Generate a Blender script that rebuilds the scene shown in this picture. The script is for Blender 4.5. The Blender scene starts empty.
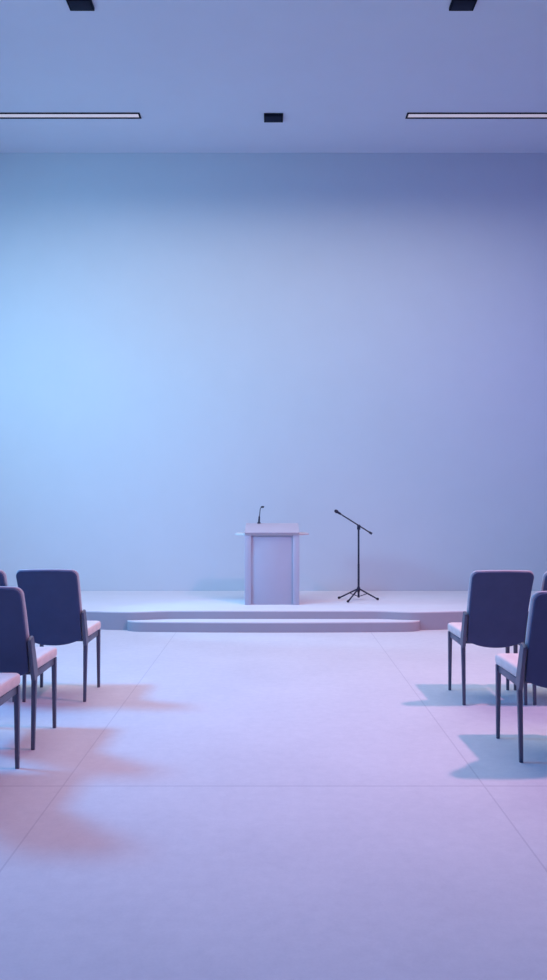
import bpy, bmesh, math, random
from mathutils import Vector, Matrix

random.seed(4)
col = bpy.context.scene.collection
R = math.radians
EYE = 1.45

# ------------------------------------------------------------------ materials
def new_mat(name):
    m = bpy.data.materials.new(name)
    m.use_nodes = True
    nt = m.node_tree
    return m, nt, nt.nodes['Principled BSDF']

def noise(nt, scale, detail=4.0, rough=0.6, vec=None):
    n = nt.nodes.new('ShaderNodeTexNoise')
    n.inputs['Scale'].default_value = scale
    n.inputs['Detail'].default_value = detail
    n.inputs['Roughness'].default_value = rough
    if vec is not None:
        nt.links.new(vec, n.inputs['Vector'])
    return n

def obj_coord(nt):
    return nt.nodes.new('ShaderNodeTexCoord').outputs['Object']

def mix_col(nt, fac, a, b):
    n = nt.nodes.new('ShaderNodeMix')
    n.data_type = 'RGBA'
    for sock, v in ((n.inputs[0], fac), (n.inputs[6], a), (n.inputs[7], b)):
        if hasattr(v, 'is_output'):
            nt.links.new(v, sock)
        else:
            sock.default_value = v if not isinstance(v, tuple) else (*v, 1)
    return n.outputs[2]

def math_n(nt, op, a, b=None, c=None):
    n = nt.nodes.new('ShaderNodeMath')
    n.operation = op
    for i, v in enumerate((a, b, c)):
        if v is None:
            continue
        if hasattr(v, 'is_output'):
            nt.links.new(v, n.inputs[i])
        else:
            n.inputs[i].default_value = v
    return n.outputs[0]

def bump(nt, bs, height, strength, dist=0.01):
    b = nt.nodes.new('ShaderNodeBump')
    b.inputs['Strength'].default_value = strength
    b.inputs['Distance'].default_value = dist
    nt.links.new(height, b.inputs['Height'])
    nt.links.new(b.outputs[0], bs.inputs['Normal'])

def plain(name, c, rough=0.6, var=0.06, scale=6.0, metal=0.0, bstr=0.0, bscale=60.0, spec=0.4):
    m, nt, bs = new_mat(name)
    oc = obj_coord(nt)
    n = noise(nt, scale, vec=oc)
    lo = tuple(v * (1 - var) for v in c)
    hi = tuple(min(1, v * (1 + var)) for v in c)
    nt.links.new(mix_col(nt, n.outputs[0], lo, hi), bs.inputs['Base Color'])
    bs.inputs['Roughness'].default_value = rough
    bs.inputs['Metallic'].default_value = metal
    bs.inputs['Specular IOR Level'].default_value = spec
    if bstr:
        b = noise(nt, bscale, vec=oc)
        bump(nt, bs, b.outputs[0], bstr, 0.004)
    return m

def fabric(name, c, rough=0.85, sheen=0.2):
    m, nt, bs = new_mat(name)
    oc = obj_coord(nt)
    w1 = nt.nodes.new('ShaderNodeTexWave'); w1.bands_direction = 'X'
    w2 = nt.nodes.new('ShaderNodeTexWave'); w2.bands_direction = 'Z'
    for w in (w1, w2):
        w.inputs['Scale'].default_value = 90
        w.inputs['Distortion'].default_value = 1.5
        nt.links.new(oc, w.inputs['Vector'])
    weave = math_n(nt, 'MULTIPLY', w1.outputs['Fac'], w2.outputs['Fac'])
    big = noise(nt, 9, vec=oc)
    f = math_n(nt, 'MULTIPLY_ADD', weave, 0.35, math_n(nt, 'MULTIPLY', big.outputs[0], 0.6))
    nt.links.new(mix_col(nt, f, tuple(v * 0.82 for v in c), tuple(min(1, v * 1.18) for v in c)),
                 bs.inputs['Base Color'])
    bs.inputs['Roughness'].default_value = rough
    bs.inputs['Specular IOR Level'].default_value = 0.25
    bs.inputs['Sheen Weight'].default_value = sheen
    bs.inputs['Sheen Roughness'].default_value = 0.4
    bump(nt, bs, weave, 0.15, 0.002)
    return m

def emit(name, c, s):
    m, nt, bs = new_mat(name)
    n = noise(nt, 3, vec=obj_coord(nt))
    cc = mix_col(nt, n.outputs[0], tuple(v * .97 for v in c), c)
    nt.links.new(cc, bs.inputs['Base Color'])
    nt.links.new(cc, bs.inputs['Emission Color'])
    bs.inputs['Emission Strength'].default_value = s
    bs.inputs['Roughness'].default_value = 0.5
    return m

def floor_mat():
    m, nt, bs = new_mat('floor_concrete_tile')
    oc = obj_coord(nt)
    sep = nt.nodes.new('ShaderNodeSeparateXYZ')
    nt.links.new(oc, sep.inputs[0])
    def seam(sock, period, offset, width):
        # distance to the nearest multiple of period
        a = math_n(nt, 'ADD', sock, -offset + 50 * period)
        p = math_n(nt, 'PINGPONG', a, period / 2)
        return math_n(nt, 'LESS_THAN', p, width)
    sx = seam(sep.outputs['X'], 2.136, 1.068, 0.0042)
    sy = seam(sep.outputs['Y'], 9.0, 4.005, 0.007)
    s = math_n(nt, 'MAXIMUM', sx, sy)
    n1 = noise(nt, 1.3, 6, 0.65, oc)
    n2 = noise(nt, 16, 5, 0.7, oc)
    n3 = noise(nt, 90, 3, 0.7, oc)
    f = math_n(nt, 'MULTIPLY_ADD', n2.outputs[0], 0.45, math_n(nt, 'MULTIPLY', n1.outputs[0], 0.45))
    f = math_n(nt, 'MULTIPLY_ADD', n3.outputs[0], 0.22, f)
    rmp = nt.nodes.new('ShaderNodeMapRange')
    rmp.inputs[1].default_value = 0.35
    rmp.inputs[2].default_value = 0.78
    nt.links.new(f, rmp.inputs[0])
    base = mix_col(nt, rmp.outputs[0], (0.57, 0.555, 0.605), (0.70, 0.68, 0.72))
    c = mix_col(nt, math_n(nt, 'MULTIPLY', s, 0.30), base, (0.30, 0.28, 0.36))
    nt.links.new(c, bs.inputs['Base Color'])
    bs.inputs['Roughness'].default_value = 0.62
    bs.inputs['Specular IOR Level'].default_value = 0.3
    h = math_n(nt, 'MULTIPLY_ADD', s, -0.6, math_n(nt, 'MULTIPLY', n3.outputs[0], 0.25))
    bump(nt, bs, h, 0.12, 0.004)
    return m

M = dict(
    floor=floor_mat(),
    wall=plain('wall_plaster', (0.60, 0.64, 0.72), 0.9, 0.03, 2.2, bstr=0.05, bscale=45, spec=0.15),
    ceil=plain('ceiling_plaster', (0.66, 0.69, 0.80), 0.92, 0.03, 2.0, bstr=0.04, bscale=45, spec=0.15),
    stage=plain('stage_matt_paint', (0.70, 0.69, 0.74), 0.65, 0.05, 3.0, bstr=0.03, spec=0.3),
    shaded_riser=plain('stage_paint_shaded', (0.36, 0.36, 0.43), 0.7, 0.04, 4.0, spec=0.25),  # shade of the camera-facing risers put into a darker stage colour
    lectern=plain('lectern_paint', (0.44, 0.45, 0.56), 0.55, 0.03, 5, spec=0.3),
    desk=plain('lectern_desk_laminate', (0.49, 0.43, 0.51), 0.5, 0.03, 5, spec=0.3),
    plate=plain('lectern_white_laminate', (0.58, 0.54, 0.58), 0.5, 0.02, 5, spec=0.4),
    black=plain('black_metal', (0.018, 0.022, 0.05), 0.45, 0.1, 20, metal=0.1, spec=0.4),
    rubber=plain('black_rubber', (0.015, 0.017, 0.03), 0.8, 0.1, 30),
    grille=plain('microphone_mesh', (0.02, 0.022, 0.045), 0.6, 0.3, 300, metal=0.3, bstr=0.5, bscale=400),
    leg=plain('chair_metal', (0.125, 0.135, 0.20), 0.42, 0.08, 14, metal=0.25, spec=0.5),
    shell=fabric('navy_fabric', (0.085, 0.112, 0.225)),
    pad=fabric('slate_fabric', (0.55, 0.54, 0.60)),
    seat=fabric('pale_fabric', (0.80, 0.67, 0.67)),
    fixture=plain('fixture_dark_metal', (0.004, 0.006, 0.018), 0.7, 0.1, 20, spec=0.12),
    lens=plain('fixture_dark_glass', (0.007, 0.010, 0.030), 0.6, 0.1, 10, spec=0.15),
    strip=emit('light_strip_diffuser', (0.80, 0.70, 0.72), 0.33),
)

# ------------------------------------------------------------------ mesh helpers
def obj(name, bm, mat, parent=None, smooth=True, angle=35):
    bmesh.ops.recalc_face_normals(bm, faces=bm.faces[:])
    me = bpy.data.meshes.new(name)
    bm.to_mesh(me)
    bm.free()
    me.materials.append(mat)
    if smooth:
        me.polygons.foreach_set('use_smooth', [True] * len(me.polygons))
        me.set_sharp_from_angle(angle=R(angle))
    o = bpy.data.objects.new(name, me)
    col.objects.link(o)
    if parent:
        o.parent = parent
    return o

def tag(o, label=None, cat=None, group=None, kind=None):
    if label: o['label'] = label
    if cat: o['category'] = cat
    if group: o['group'] = group
    if kind: o['kind'] = kind
    return o

def thing(name, label, cat, loc=(0, 0, 0), rz=0.0, group=None):
    o = bpy.data.objects.new(name, None)
    o.empty_display_size = 0.1
    col.objects.link(o)
    o.location = loc
    o.rotation_euler = (0, 0, rz)
    return tag(o, label, cat, group)

def add_box(bm, lo, hi, bev=0.0, seg=2):
    c = [(lo[i] + hi[i]) / 2 for i in range(3)]
    s = [hi[i] - lo[i] for i in range(3)]
    r = bmesh.ops.create_cube(bm, size=1, matrix=Matrix.Translation(c) @ Matrix.Diagonal((*s, 1)))
    if bev:
        vs = set(r['verts'])
        es = [e for e in bm.edges if e.verts[0] in vs and e.verts[1] in vs]
        bmesh.ops.bevel(bm, geom=es, offset=bev, segments=seg, affect='EDGES', profile=0.5)

def box(lo, hi, bev=0.0, seg=2):
    bm = bmesh.new()
    add_box(bm, lo, hi, bev, seg)
    return bm

def frame_of(d):
    d = d.normalized()
    up = Vector((0, 0, 1)) if abs(d.z) < 0.95 else Vector((0, 1, 0))
    a = d.cross(up).normalized()
    b = d.cross(a).normalized()
    return a, b

def add_sweep(bm, pts, radii, n=12, square=False, up=None):
    """tube (or square bar) along a polyline with a radius at each point, closed ends"""
    pts = [Vector(p) for p in pts]
    rings = []
    a_ref = None
    for i, p in enumerate(pts):
        if i == 0: d = pts[1] - pts[0]
        elif i == len(pts) - 1: d = pts[-1] - pts[-2]
        else: d = (pts[i + 1] - pts[i]).normalized() + (pts[i] - pts[i - 1]).normalized()
        d.normalize()
        if a_ref is None:
            a, b = frame_of(d)
            if square:
                a = Vector((1, 0, 0)); a = (a - d * a.dot(d)).normalized(); b = d.cross(a)
        else:
            a = (a_ref - d * a_ref.dot(d)).normalized(); b = d.cross(a)
        a_ref = a
        r = radii[i] if isinstance(radii, (list, tuple)) else radii
        ring = []
        if square:
            hx, hy = r if isinstance(r, (list, tuple)) else (r, r)
            k = min(hx, hy) * 0.25
            prof = [(-hx + k, -hy), (hx - k, -hy), (hx, -hy + k), (hx, hy - k),
                    (hx - k, hy), (-hx + k, hy), (-hx, hy - k), (-hx, -hy + k)]
            for (u, v) in prof:
                ring.append(bm.verts.new(p + a * u + b * v))
        else:
            for k in range(n):
                t = 2 * math.pi * k / n
                ring.append(bm.verts.new(p + a * (r * math.cos(t)) + b * (r * math.sin(t))))
        rings.append(ring)
    for r0, r1 in zip(rings, rings[1:]):
        m = len(r0)
        for k in range(m):
            bm.faces.new((r0[k], r0[(k + 1) % m], r1[(k + 1) % m], r1[k]))
    bm.faces.new(rings[0][::-1])
    bm.faces.new(rings[-1])

def sweep(*a, **k):
    bm = bmesh.new()
    add_sweep(bm, *a, **k)
    return bm

def rounded_poly(pts, rads, seg=6):
    out = []
    n = len(pts)
    for i in range(n):
        p0, p, p1 = Vector(pts[i - 1]), Vector(pts[i]), Vector(pts[(i + 1) % n])
        r = rads[i] if isinstance(rads, (list, tuple)) else rads
        d0, d1 = (p0 - p).normalized(), (p1 - p).normalized()
        ang = d0.angle(d1)
        t = r / math.tan(ang / 2)
        c = p + (d0 + d1).normalized() * (r / math.sin(ang / 2))
        a0, a1 = p + d0 * t - c, p + d1 * t - c
        for k in range(seg + 1):
            f = k / seg
            v = a0.lerp(a1, f)
            v = v.normalized() * r
            out.append(c + v)
    return out

def pad_mesh(outline, t, r, fn, crown=0.0, rings=6):
    """pillow-like slab: 2D outline, thickness t, edge radius r; fn maps (u, v, w) to 3D"""
    bm = bmesh.new()
    n = len(outline)
    cx = sum(p.x for p in outline) / n
    cy = sum(p.y for p in outline) / n
    c = Vector((cx, cy))
    def inset(p, d):
        v = p - c
        return c + v * max(0.0, 1 - d / v.length)
    layers = []
    def cap_layers(sign):
        L = []
        for k in range(1, rings):
            f = 1 - k / rings
            L.append(([c + (inset(p, r) - c) * f for p in outline],
                      sign * (t / 2 + crown * (1 - f * f))))
        return L
    for s in (-1,):
        L = cap_layers(s); L.reverse()
        layers += L
    for k in range(5):
        a = math.pi / 2 * k / 4
        layers.append(([inset(p, r * (1 - math.sin(a))) for p in outline], -t / 2 + r * (1 - math.cos(a))))
    for k in range(5):
        a = math.pi / 2 * k / 4
        layers.append(([inset(p, r * (1 - math.cos(a))) for p in outline], t / 2 - r * (1 - math.sin(a))))
    layers += cap_layers(1)
    vr = [[bm.verts.new(fn(p.x, p.y, w)) for p in pts] for pts, w in layers]
    for a, b in zip(vr, vr[1:]):
        for k in range(n):
            bm.faces.new((a[k], a[(k + 1) % n], b[(k + 1) % n], b[k]))
    for ring, sgn in ((vr[0], -1), (vr[-1], 1)):
        cv = bm.verts.new(fn(c.x, c.y, sgn * (t / 2 + crown)))
        for k in range(n):
            bm.faces.new((ring[k], ring[(k + 1) % n], cv))
    bmesh.ops.remove_doubles(bm, verts=bm.verts[:], dist=1e-5)
    return bm

def prism(outline, z0, z1, bev=0.0):
    bm = bmesh.new()
    lo = [bm.verts.new((p[0], p[1], z0)) for p in outline]
    hi = [bm.verts.new((p[0], p[1], z1)) for p in outline]
    n = len(lo)
    for k in range(n):
        bm.faces.new((lo[k], lo[(k + 1) % n], hi[(k + 1) % n], hi[k]))
    bm.faces.new(lo[::-1])
    top = bm.faces.new(hi)
    if bev:
        bmesh.ops.bevel(bm, geom=list(top.edges), offset=bev, segments=3, affect='EDGES', profile=0.5)
    return bm

# ------------------------------------------------------------------ the room
WALL_Y, HALF_W, CEIL_Z, FRONT_Y = 10.85, 7.5, 6.216, -2.5

def struct(name, bm, mat):
    return tag(obj(name, bm, mat, smooth=False), kind='structure')

struct('floor', box((-HALF_W - .2, FRONT_Y, -0.2), (HALF_W + .2, WALL_Y + 0.2, 0)), M['floor'])
struct('ceiling', box((-HALF_W - .2, FRONT_Y, CEIL_Z), (HALF_W + .2, WALL_Y + 0.2, CEIL_Z + .2)), M['ceil'])
struct('wall_back', box((-HALF_W, WALL_Y, 0), (HALF_W, WALL_Y + .2, CEIL_Z)), M['wall'])
struct('wall_left', box((-HALF_W - .2, FRONT_Y, 0), (-HALF_W, WALL_Y + .2, CEIL_Z)), M['wall'])
struct('wall_right', box((HALF_W, FRONT_Y, 0), (HALF_W + .2, WALL_Y + .2, CEIL_Z)), M['wall'])

# ------------------------------------------------------------------ stage and step
STAGE_Z, STEP_Z = 0.203, 0.112
def smooth(a, b, x):
    t = min(1, max(0, (x - a) / (b - a)))
    return t * t * (3 - 2 * t)
def stage_edge(x):
    a = abs(x)
    y = 8.89 - 0.09 * smooth(1.12, 1.60, a)
    return y + 0.085 * smooth(1.60, 2.3, a)
xs = [-HALF_W + .002] + [-3.2 + 0.05 * i for i in range(129)] + [HALF_W - .002]
out = [(x, stage_edge(x)) for x in xs] + [(HALF_W - .002, WALL_Y - .002), (-HALF_W + .002, WALL_Y - .002)]
def platform(name, outline, h, label, cat):
    t = thing(name, label, cat)
    obj('shaded_riser', prism(outline, 0.0, h - 0.012), M['shaded_riser'], t, angle=30)
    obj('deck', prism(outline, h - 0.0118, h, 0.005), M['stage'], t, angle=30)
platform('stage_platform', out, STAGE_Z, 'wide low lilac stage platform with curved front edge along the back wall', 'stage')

SW = 1.625
def step_front(x):
    a = abs(x) / SW
    y = 8.64 + 0.05 * a * a
    if a > 0.86:
        t = (a - 0.86) / 0.14
        y += 0.10 * (1 - math.sqrt(max(0, 1 - t * t)))
    return min(y, stage_edge(x) - 0.004)
sx = [-SW * math.cos(math.pi * i / 120) for i in range(121)]
out = [(x, step_front(x)) for x in sx] + [(x, stage_edge(x) - 0.003) for x in reversed(sx)]
# drop coincident corner points
clean = []
for p in out:
    if not clean or (abs(p[0] - clean[-1][0]) + abs(p[1] - clean[-1][1])) > 2e-3:
        clean.append(p)
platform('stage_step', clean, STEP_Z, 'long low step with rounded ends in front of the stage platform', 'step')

# ------------------------------------------------------------------ lectern
LX = -0.018
lec = thing('lectern', 'pale lilac lectern with sloped desk and thin side shelves standing on the stage', 'lectern',
            (LX, 9.39, STAGE_Z))
H = 0.826
for s in (-1, 1):
    x0, x1 = sorted((s * 0.325, s * 0.247))
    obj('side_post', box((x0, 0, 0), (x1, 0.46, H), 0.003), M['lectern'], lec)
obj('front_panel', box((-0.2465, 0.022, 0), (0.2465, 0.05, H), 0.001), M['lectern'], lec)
obj('back_shelf', box((-0.2465, 0.07, 0.42), (0.2465, 0.44, 0.44), 0.001), M['lectern'], lec)
shelf = [(-0.325, 0.0), (0.325, 0.0), (0.445, 0.14), (0.445, 0.20), (0.415, 0.47), (-0.415, 0.47), (-0.445, 0.20), (-0.445, 0.14)]
obj('side_shelf', prism(shelf, H + .001, H + 0.019, 0.003), M['plate'], lec)
bm = bmesh.new()
prof = [(-0.014, H + .0195), (-0.014, H + 0.036), (0.53, H + 0.131), (0.53, H + .0195)]
rows = []
for x in (-0.327, 0.327):
    rows.append([bm.verts.new((x, y, z)) for y, z in prof])
for k in range(4):
    bm.faces.new((rows[0][k], rows[0][(k + 1) % 4], rows[1][(k + 1) % 4], rows[1][k]))
bm.faces.new(rows[0]); bm.faces.new(rows[1][::-1])
bmesh.ops.bevel(bm, geom=bm.edges[:], offset=0.004, segments=2, affect='EDGES')
obj('reading_desk', bm, M['desk'], lec)

gz = STAGE_Z + H + 0.131
gm = thing('gooseneck_microphone', 'slim black gooseneck microphone bent at its tip on the lectern desk', 'microphone',
           (-0.182, 9.90, gz - 0.003))
obj('microphone_base', sweep([(0, 0, 0), (0, 0, 0.012), (0, 0, 0.014), (0.004, 0, 0.085), (0.005, 0, 0.09)],
                  [0.022, 0.022, 0.0125, 0.0105, 0.006], 16), M['black'], gm)
obj('gooseneck', sweep([(0.005, 0, 0.085), (0.010, 0, 0.12), (0.013, 0, 0.16), (0.018, 0, 0.188), (0.03, -0.004, 0.203)],
                       0.0052, 10), M['black'], gm)
obj('microphone_head', sweep([(0.026, -.003, 0.2015), (0.03, -0.004, 0.204), (0.05, -0.012, 0.207), (0.06, -0.016, 0.206), (0.064, -0.018, 0.205)],
                  [0.006, 0.011, 0.0125, 0.011, 0.005], 14), M['grille'], gm)

# ------------------------------------------------------------------ microphone stand
SX, SY = 1.062, 9.86
ms = thing('microphone_stand', 'black tripod boom microphone stand on the stage right of the lectern', 'microphone stand',
           (SX, SY, STAGE_Z))
obj('pole', sweep([(0, 0, 0.03), (0, 0, 0.45), (0, 0, 0.4501), (0, 0, 0.90)], [0.0135, 0.0135, 0.0115, 0.0115], 14), M['black'], ms)
obj('tripod_hub', sweep([(0, 0, 0.10), (0, 0, 0.105), (0, 0, 0.15), (0, 0, 0.165)], [0.014, 0.021, 0.021, 0.014], 16), M['black'], ms)
for (x, y) in ((-0.235, 0.10), (-0.155, -0.25), (0.235, -0.03)):
    L = math.hypot(x, y)
    ux, uy = x / L, y / L
    lg = obj('leg', sweep([(ux * .015, uy * .015, 0.135), (x * .9, y * .9, 0.026), (x, y, 0.013)], [0.010, 0.0095, 0.0095], 10), M['black'], ms)
    obj('rubber_foot', sweep([(x * .93, y * .93, 0.0215), (x * .95, y * .95, 0.0195), (x * 1.04, y * 1.04, 0.0145), (x * 1.06, y * 1.06, 0.013)],
                             [0.0105, 0.0145, 0.0145, 0.009], 10), M['rubber'], lg)
    obj('brace', sweep([(ux * .008, uy * .008, 0.045), (x * .47, y * .47, 0.082)], 0.005, 8), M['black'], ms)
obj('boom_clamp', sweep([(0, -.006, 0.875), (0, -.006, 0.88), (0.002, -.006, 0.93), (0.002, -.006, 0.94)], [0.012, 0.021, 0.022, 0.012], 14), M['black'], ms)
kb = obj('clamp_knob', sweep([(0.0, -0.02, 0.915), (0.0, -0.026, 0.915), (0.0, -0.05, 0.915), (0.0, -0.054, 0.915)], [0.008, 0.017, 0.017, 0.012], 12), M['black'], ms)
P0, P1 = Vector((-0.217, 0.0, 1.067)), Vector((0.168, 0.0, 0.824))
dr = (P1 - P0).normalized()
obj('boom_arm', sweep([P0, P1], 0.0085, 12), M['black'], ms)
obj('counterweight', sweep([P1 - dr * .045, P1 - dr * .042, P1 - dr * .003, P1], [0.009, 0.0145, 0.0145, 0.008], 14), M['black'], ms)
mic = thing('microphone', 'small black microphone clipped to the raised end of the boom stand', 'microphone',
            Vector((SX, SY, STAGE_Z)) + P0)
obj('microphone_body', sweep([dr * -.002, dr * -.006, dr * -.05, dr * -.055], [0.010, 0.0125, 0.0155, 0.016], 16), M['black'], mic)
obj('microphone_grille', sweep([dr * -.053, dr * -.058, dr * -.075, dr * -.09, dr * -.098], [0.016, 0.021, 0.0225, 0.018, 0.007], 18), M['grille'], mic)

# ------------------------------------------------------------------ chairs
def chair():
    t = thing('audience_chair', '', 'chair')
    # seat cushion
    so = rounded_poly([(-0.225, -0.215), (0.225, -0.215), (0.239, 0.236), (-0.239, 0.236)], [0.02, 0.02, 0.035, 0.035], 6)
    obj('seat', pad_mesh(so, 0.064, 0.020, lambda u, v, w: Vector((u, v, 0.482 + w)), 0.006), M['seat'], t, angle=60)
    # frame under the seat
    bm = bmesh.new()
    for s in (-1, 1):
        add_box(bm, (s * 0.21 - 0.013, -0.20, 0.406), (s * 0.21 + 0.013, 0.205, 0.449), 0.003)
    add_box(bm, (-0.197, 0.182, 0.405), (0.197, 0.205, 0.442), 0.003)
    add_box(bm, (-0.197, -0.20, 0.428), (0.197, -0.177, 0.449), 0.003)
    obj('seat_frame', bm, M['leg'], t)
    # legs
    for s in (-1, 1):
        obj('leg', sweep([(s * 0.221, 0.208, 0.0), (s * 0.219, 0.207, 0.448)], [0.0100, 0.0148], square=True), M['leg'], t)
        obj('leg', sweep([(s * 0.218, -0.232, 0.0), (s * 0.2185, -0.205, 0.443)], [0.0100, 0.0148], square=True), M['leg'], t)
    # backrest: leaning, slightly dished, bottom edge bowed down
    def lean(z):
        k = max(0.0, z - 0.40)
        return -0.232 - 0.21 * k - 0.30 * k * k
    o2 = []
    w_b, w_t, zt, rc = 0.208, 0.218, 0.970, 0.045
    nb = 18
    for k in range(nb + 1):
        u = -w_b + 2 * w_b * k / nb
        o2.append(Vector((u, 0.408 + 0.047 * (abs(u) / w_b) ** 2.2)))
    for k in range(1, 10):
        f = k / 10
        o2.append(Vector((w_b + (w_t - w_b) * f, 0.455 + (zt - rc - 0.455) * f)))
    for k in range(9):
        a = math.pi / 2 * k / 8
        o2.append(Vector((w_t - rc + rc * math.cos(a), zt - rc + rc * math.sin(a))))
    for k in range(1, 14):
        o2.append(Vector(((w_t - rc) * (1 - 2 * k / 14), zt + 0.004 * math.sin(math.pi * k / 14))))
    for k in range(9):
        a = math.pi / 2 + math.pi / 2 * k / 8
        o2.append(Vector((-w_t + rc + rc * math.cos(a), zt - rc + rc * math.sin(a))))
    for k in range(9, 0, -1):
        f = k / 10
        o2.append(Vector((-(w_b + (w_t - w_b) * f), 0.455 + (zt - rc - 0.455) * f)))
    def back_fn(off):
        return lambda u, v, w: Vector((u, lean(v) + off + w + 0.25 * u * u - 0.006, v))
    o3 = [Vector((p.x * 0.968, 0.68 + (p.y - 0.68) * (0.960 if p.y > .68 else 1.0))) for p in o2]
    obj('backrest', pad_mesh(o3, 0.022, 0.008, back_fn(-0.011), 0.0), M['shell'], t, angle=60)
    bp = obj('back_cushion', pad_mesh([Vector((p.x * 0.995, 0.68 + (p.y - 0.68) * 0.995)) for p in o2], 0.040, 0.016, back_fn(0.0205), 0.004), M['pad'], t, angle=60)
    # uprights that carry the back
    for s in (-1, 1):
        pts = [(s * 0.2245, lean(z) + dy, z) for z, dy in ((0.415, 0.018), (0.47, 0.012), (0.55, 0.010), (0.652, 0.008), (0.660, 0.008))]
        obj('back_upright', sweep(pts, [(0.012, 0.034), (0.012, 0.036), (0.011, 0.034), (0.0105, 0.030), (0.008, 0.026)], square=True), M['leg'], t)
    return t

def copy_tree(o, parent=None):
    c = o.copy()
    col.objects.link(c)
    c.parent = parent
    for ch in list(o.children):
        copy_tree(ch, c)
    return c

proto = chair()
spots = [
    (1.566, 5.82, 'whole navy-backed chair right of the aisle, nearest the stage, pale blue-lit seat edge'),
    (1.587, 4.60, 'front navy-backed chair at the right frame edge, its pale seat side facing the aisle'),
    (2.066, 5.82, 'navy chair showing only a sliver of back at the right frame edge'),
    (-1.575, 5.91, 'whole navy-backed chair left of the aisle, nearest the stage, salmon-lit seat edge'),
    (-1.615, 4.82, 'navy-backed chair at the left frame edge, back half cut off, middle one beside the aisle'),
    (-2.083, 5.91, 'navy chair showing only its top corner at the left frame edge, behind the cut-off chair'),
    (-1.605, 4.06, 'nearest left chair, only a pale seat corner and front leg showing at frame edge'),
]
for i, (x, y, lab) in enumerate(spots):
    o = proto if i == 0 else copy_tree(proto)
    o.location = (x, y, 0)
    o['label'] = lab
    o['group'] = 'audience chairs facing the stage'

# ------------------------------------------------------------------ ceiling fixtures
def linear_light(x0, x1, label):
    t = thing('linear_ceiling_light', label, 'ceiling light', ((x0 + x1) / 2, 9.787, CEIL_Z), group='linear ceiling lights')
    h = (x1 - x0) / 2
    bm = bmesh.new()
    d = 0.010
    add_box(bm, (-h, -0.072, -d), (h, -0.048, -.0005), 0.001)
    add_box(bm, (-h, 0.042, -d), (h, 0.072, -.0005), 0.001)
    for s in (-1, 1):
        a, b = sorted((s * h, s * (h - 0.022)))
        add_box(bm, (a, -0.048, -d), (b, 0.042, -.0005), 0.001)
    obj('frame', bm, M['fixture'], t)
    obj('diffuser', box((-h + .022, -0.048, -0.005), (h - .022, 0.042, -.0005)), M['strip'], t)
linear_light(-4.6, -1.648, 'long thin recessed ceiling light strip with dark frame, at left above the stage')
linear_light(1.645, 4.6, 'long thin recessed ceiling light strip with dark frame, at right above the stage')

def ceiling_box(x, y, label):
    t = thing('ceiling_spotlight', label, 'ceiling light', (x, y, CEIL_Z), group='square black ceiling boxes')
    obj('housing', box((-0.118, -0.09, -0.032), (0.118, 0.09, -.0005), 0.003), M['fixture'], t)
    obj('face_plate', box((-0.10, -0.072, -0.0345), (0.10, 0.072, -0.0325), 0.0005), M['lens'], t)
ceiling_box(0.0, 9.82, 'small square black ceiling box in the middle, between the two light strips')
ceiling_box(-1.85, 7.56, 'small square black ceiling box at the top left frame edge')
ceiling_box(1.815, 7.56, 'small square black ceiling box at the top right frame edge')

# ------------------------------------------------------------------ lights
def aim(o, target):
    d = Vector(target) - o.location
    o.rotation_euler = d.to_track_quat('-Z', 'Y').to_euler()

def area(name, loc, target, size, power, color, spread=180, size_y=None):
    l = bpy.data.lights.new(name, 'AREA')
    l.energy = power
    l.color = color
    l.size = size
    if size_y:
        l.shape = 'RECTANGLE'
        l.size_y = size_y
    l.spread = R(spread)
    o = bpy.data.objects.new(name, l)
    col.objects.link(o)
    o.location = loc
    aim(o, target)
    return o

def spot(name, loc, target, power, color, angle, blend, radius):
    l = bpy.data.lights.new(name, 'SPOT')
    l.energy = power
    l.color = color
    l.spot_size = R(angle)
    l.spot_blend = blend
    l.shadow_soft_size = radius
    o = bpy.data.objects.new(name, l)
    col.objects.link(o)
    o.location = loc
    aim(o, target)
    return o

spot('pink_key', (3.7, 4.3, 5.9), (0.3, 6.3, 0.0), 940, (1.0, 0.43, 0.58), 84, 1.0, 0.14)
area('blue_stage', (-7.0, 5.4, 3.6), (-2.4, 10.85, 3.1), 1.0, 68, (0.27, 0.66, 0.96), 70)
area('blue_side', (-5.2, 5.4, 5.3), (-0.6, 5.8, 0.0), 1.1, 138, (0.02, 0.46, 1.0), 110)
spot('blue_low', (-6.6, 9.1, 3.0), (0.6, 8.95, 0.15), 1400, (0.22, 0.55, 0.85), 21, 0.7, 0.12)
spot('red_fill', (6.8, 7.3, 1.6), (1.9, 8.8, 0.1), 150, (1.0, 0.16, 0.22), 26, 1.0, 0.15)  # added light without a known lamp, reddens the stage's right end
area('overhead', (0.0, 7.6, 6.0), (0.0, 7.6, 0.0), 7.0, 164, (1.0, 0.97, 0.94), 165, 3.0)
area('lilac_wash', (6.6, 6.0, 3.2), (2.4, 10.85, 3.3), 1.2, 16, (0.22, 0.10, 1.0), 85)  # added off-frame fill, tints the right part of the back wall
area('front_overhead', (0.0, 2.5, 6.0), (0.0, 2.5, 0.0), 6.0, 34, (0.27, 0.05, 1.0), 165, 3.0)
area('blue_ceiling_fill', (-6.6, 5.0, 2.6), (-2.2, 6.4, 6.2), 0.8, 18, (0.30, 0.68, 1.0), 80)  # unseen fill, added to make the left ceiling brighter and bluer

w = bpy.data.worlds.new('world')
bpy.context.scene.world = w
w.use_nodes = True
bg = w.node_tree.nodes['Background']
bg.inputs[0].default_value = (0.12, 0.12, 0.90, 1)
bg.inputs[1].default_value = 0.12

# ------------------------------------------------------------------ camera
cam = bpy.data.cameras.new('camera')
co = bpy.data.objects.new('camera', cam)
col.objects.link(co)
co.location = (0, 0, EYE)
co.rotation_euler = (R(90), 0, 0)
cam.sensor_width = 36
cam.lens = 790 * 36 / 980
cam.shift_y = 10 / 980
bpy.context.scene.camera = co
sc = bpy.context.scene
sc.view_settings.view_transform = 'Standard'
sc.view_settings.look = 'None'
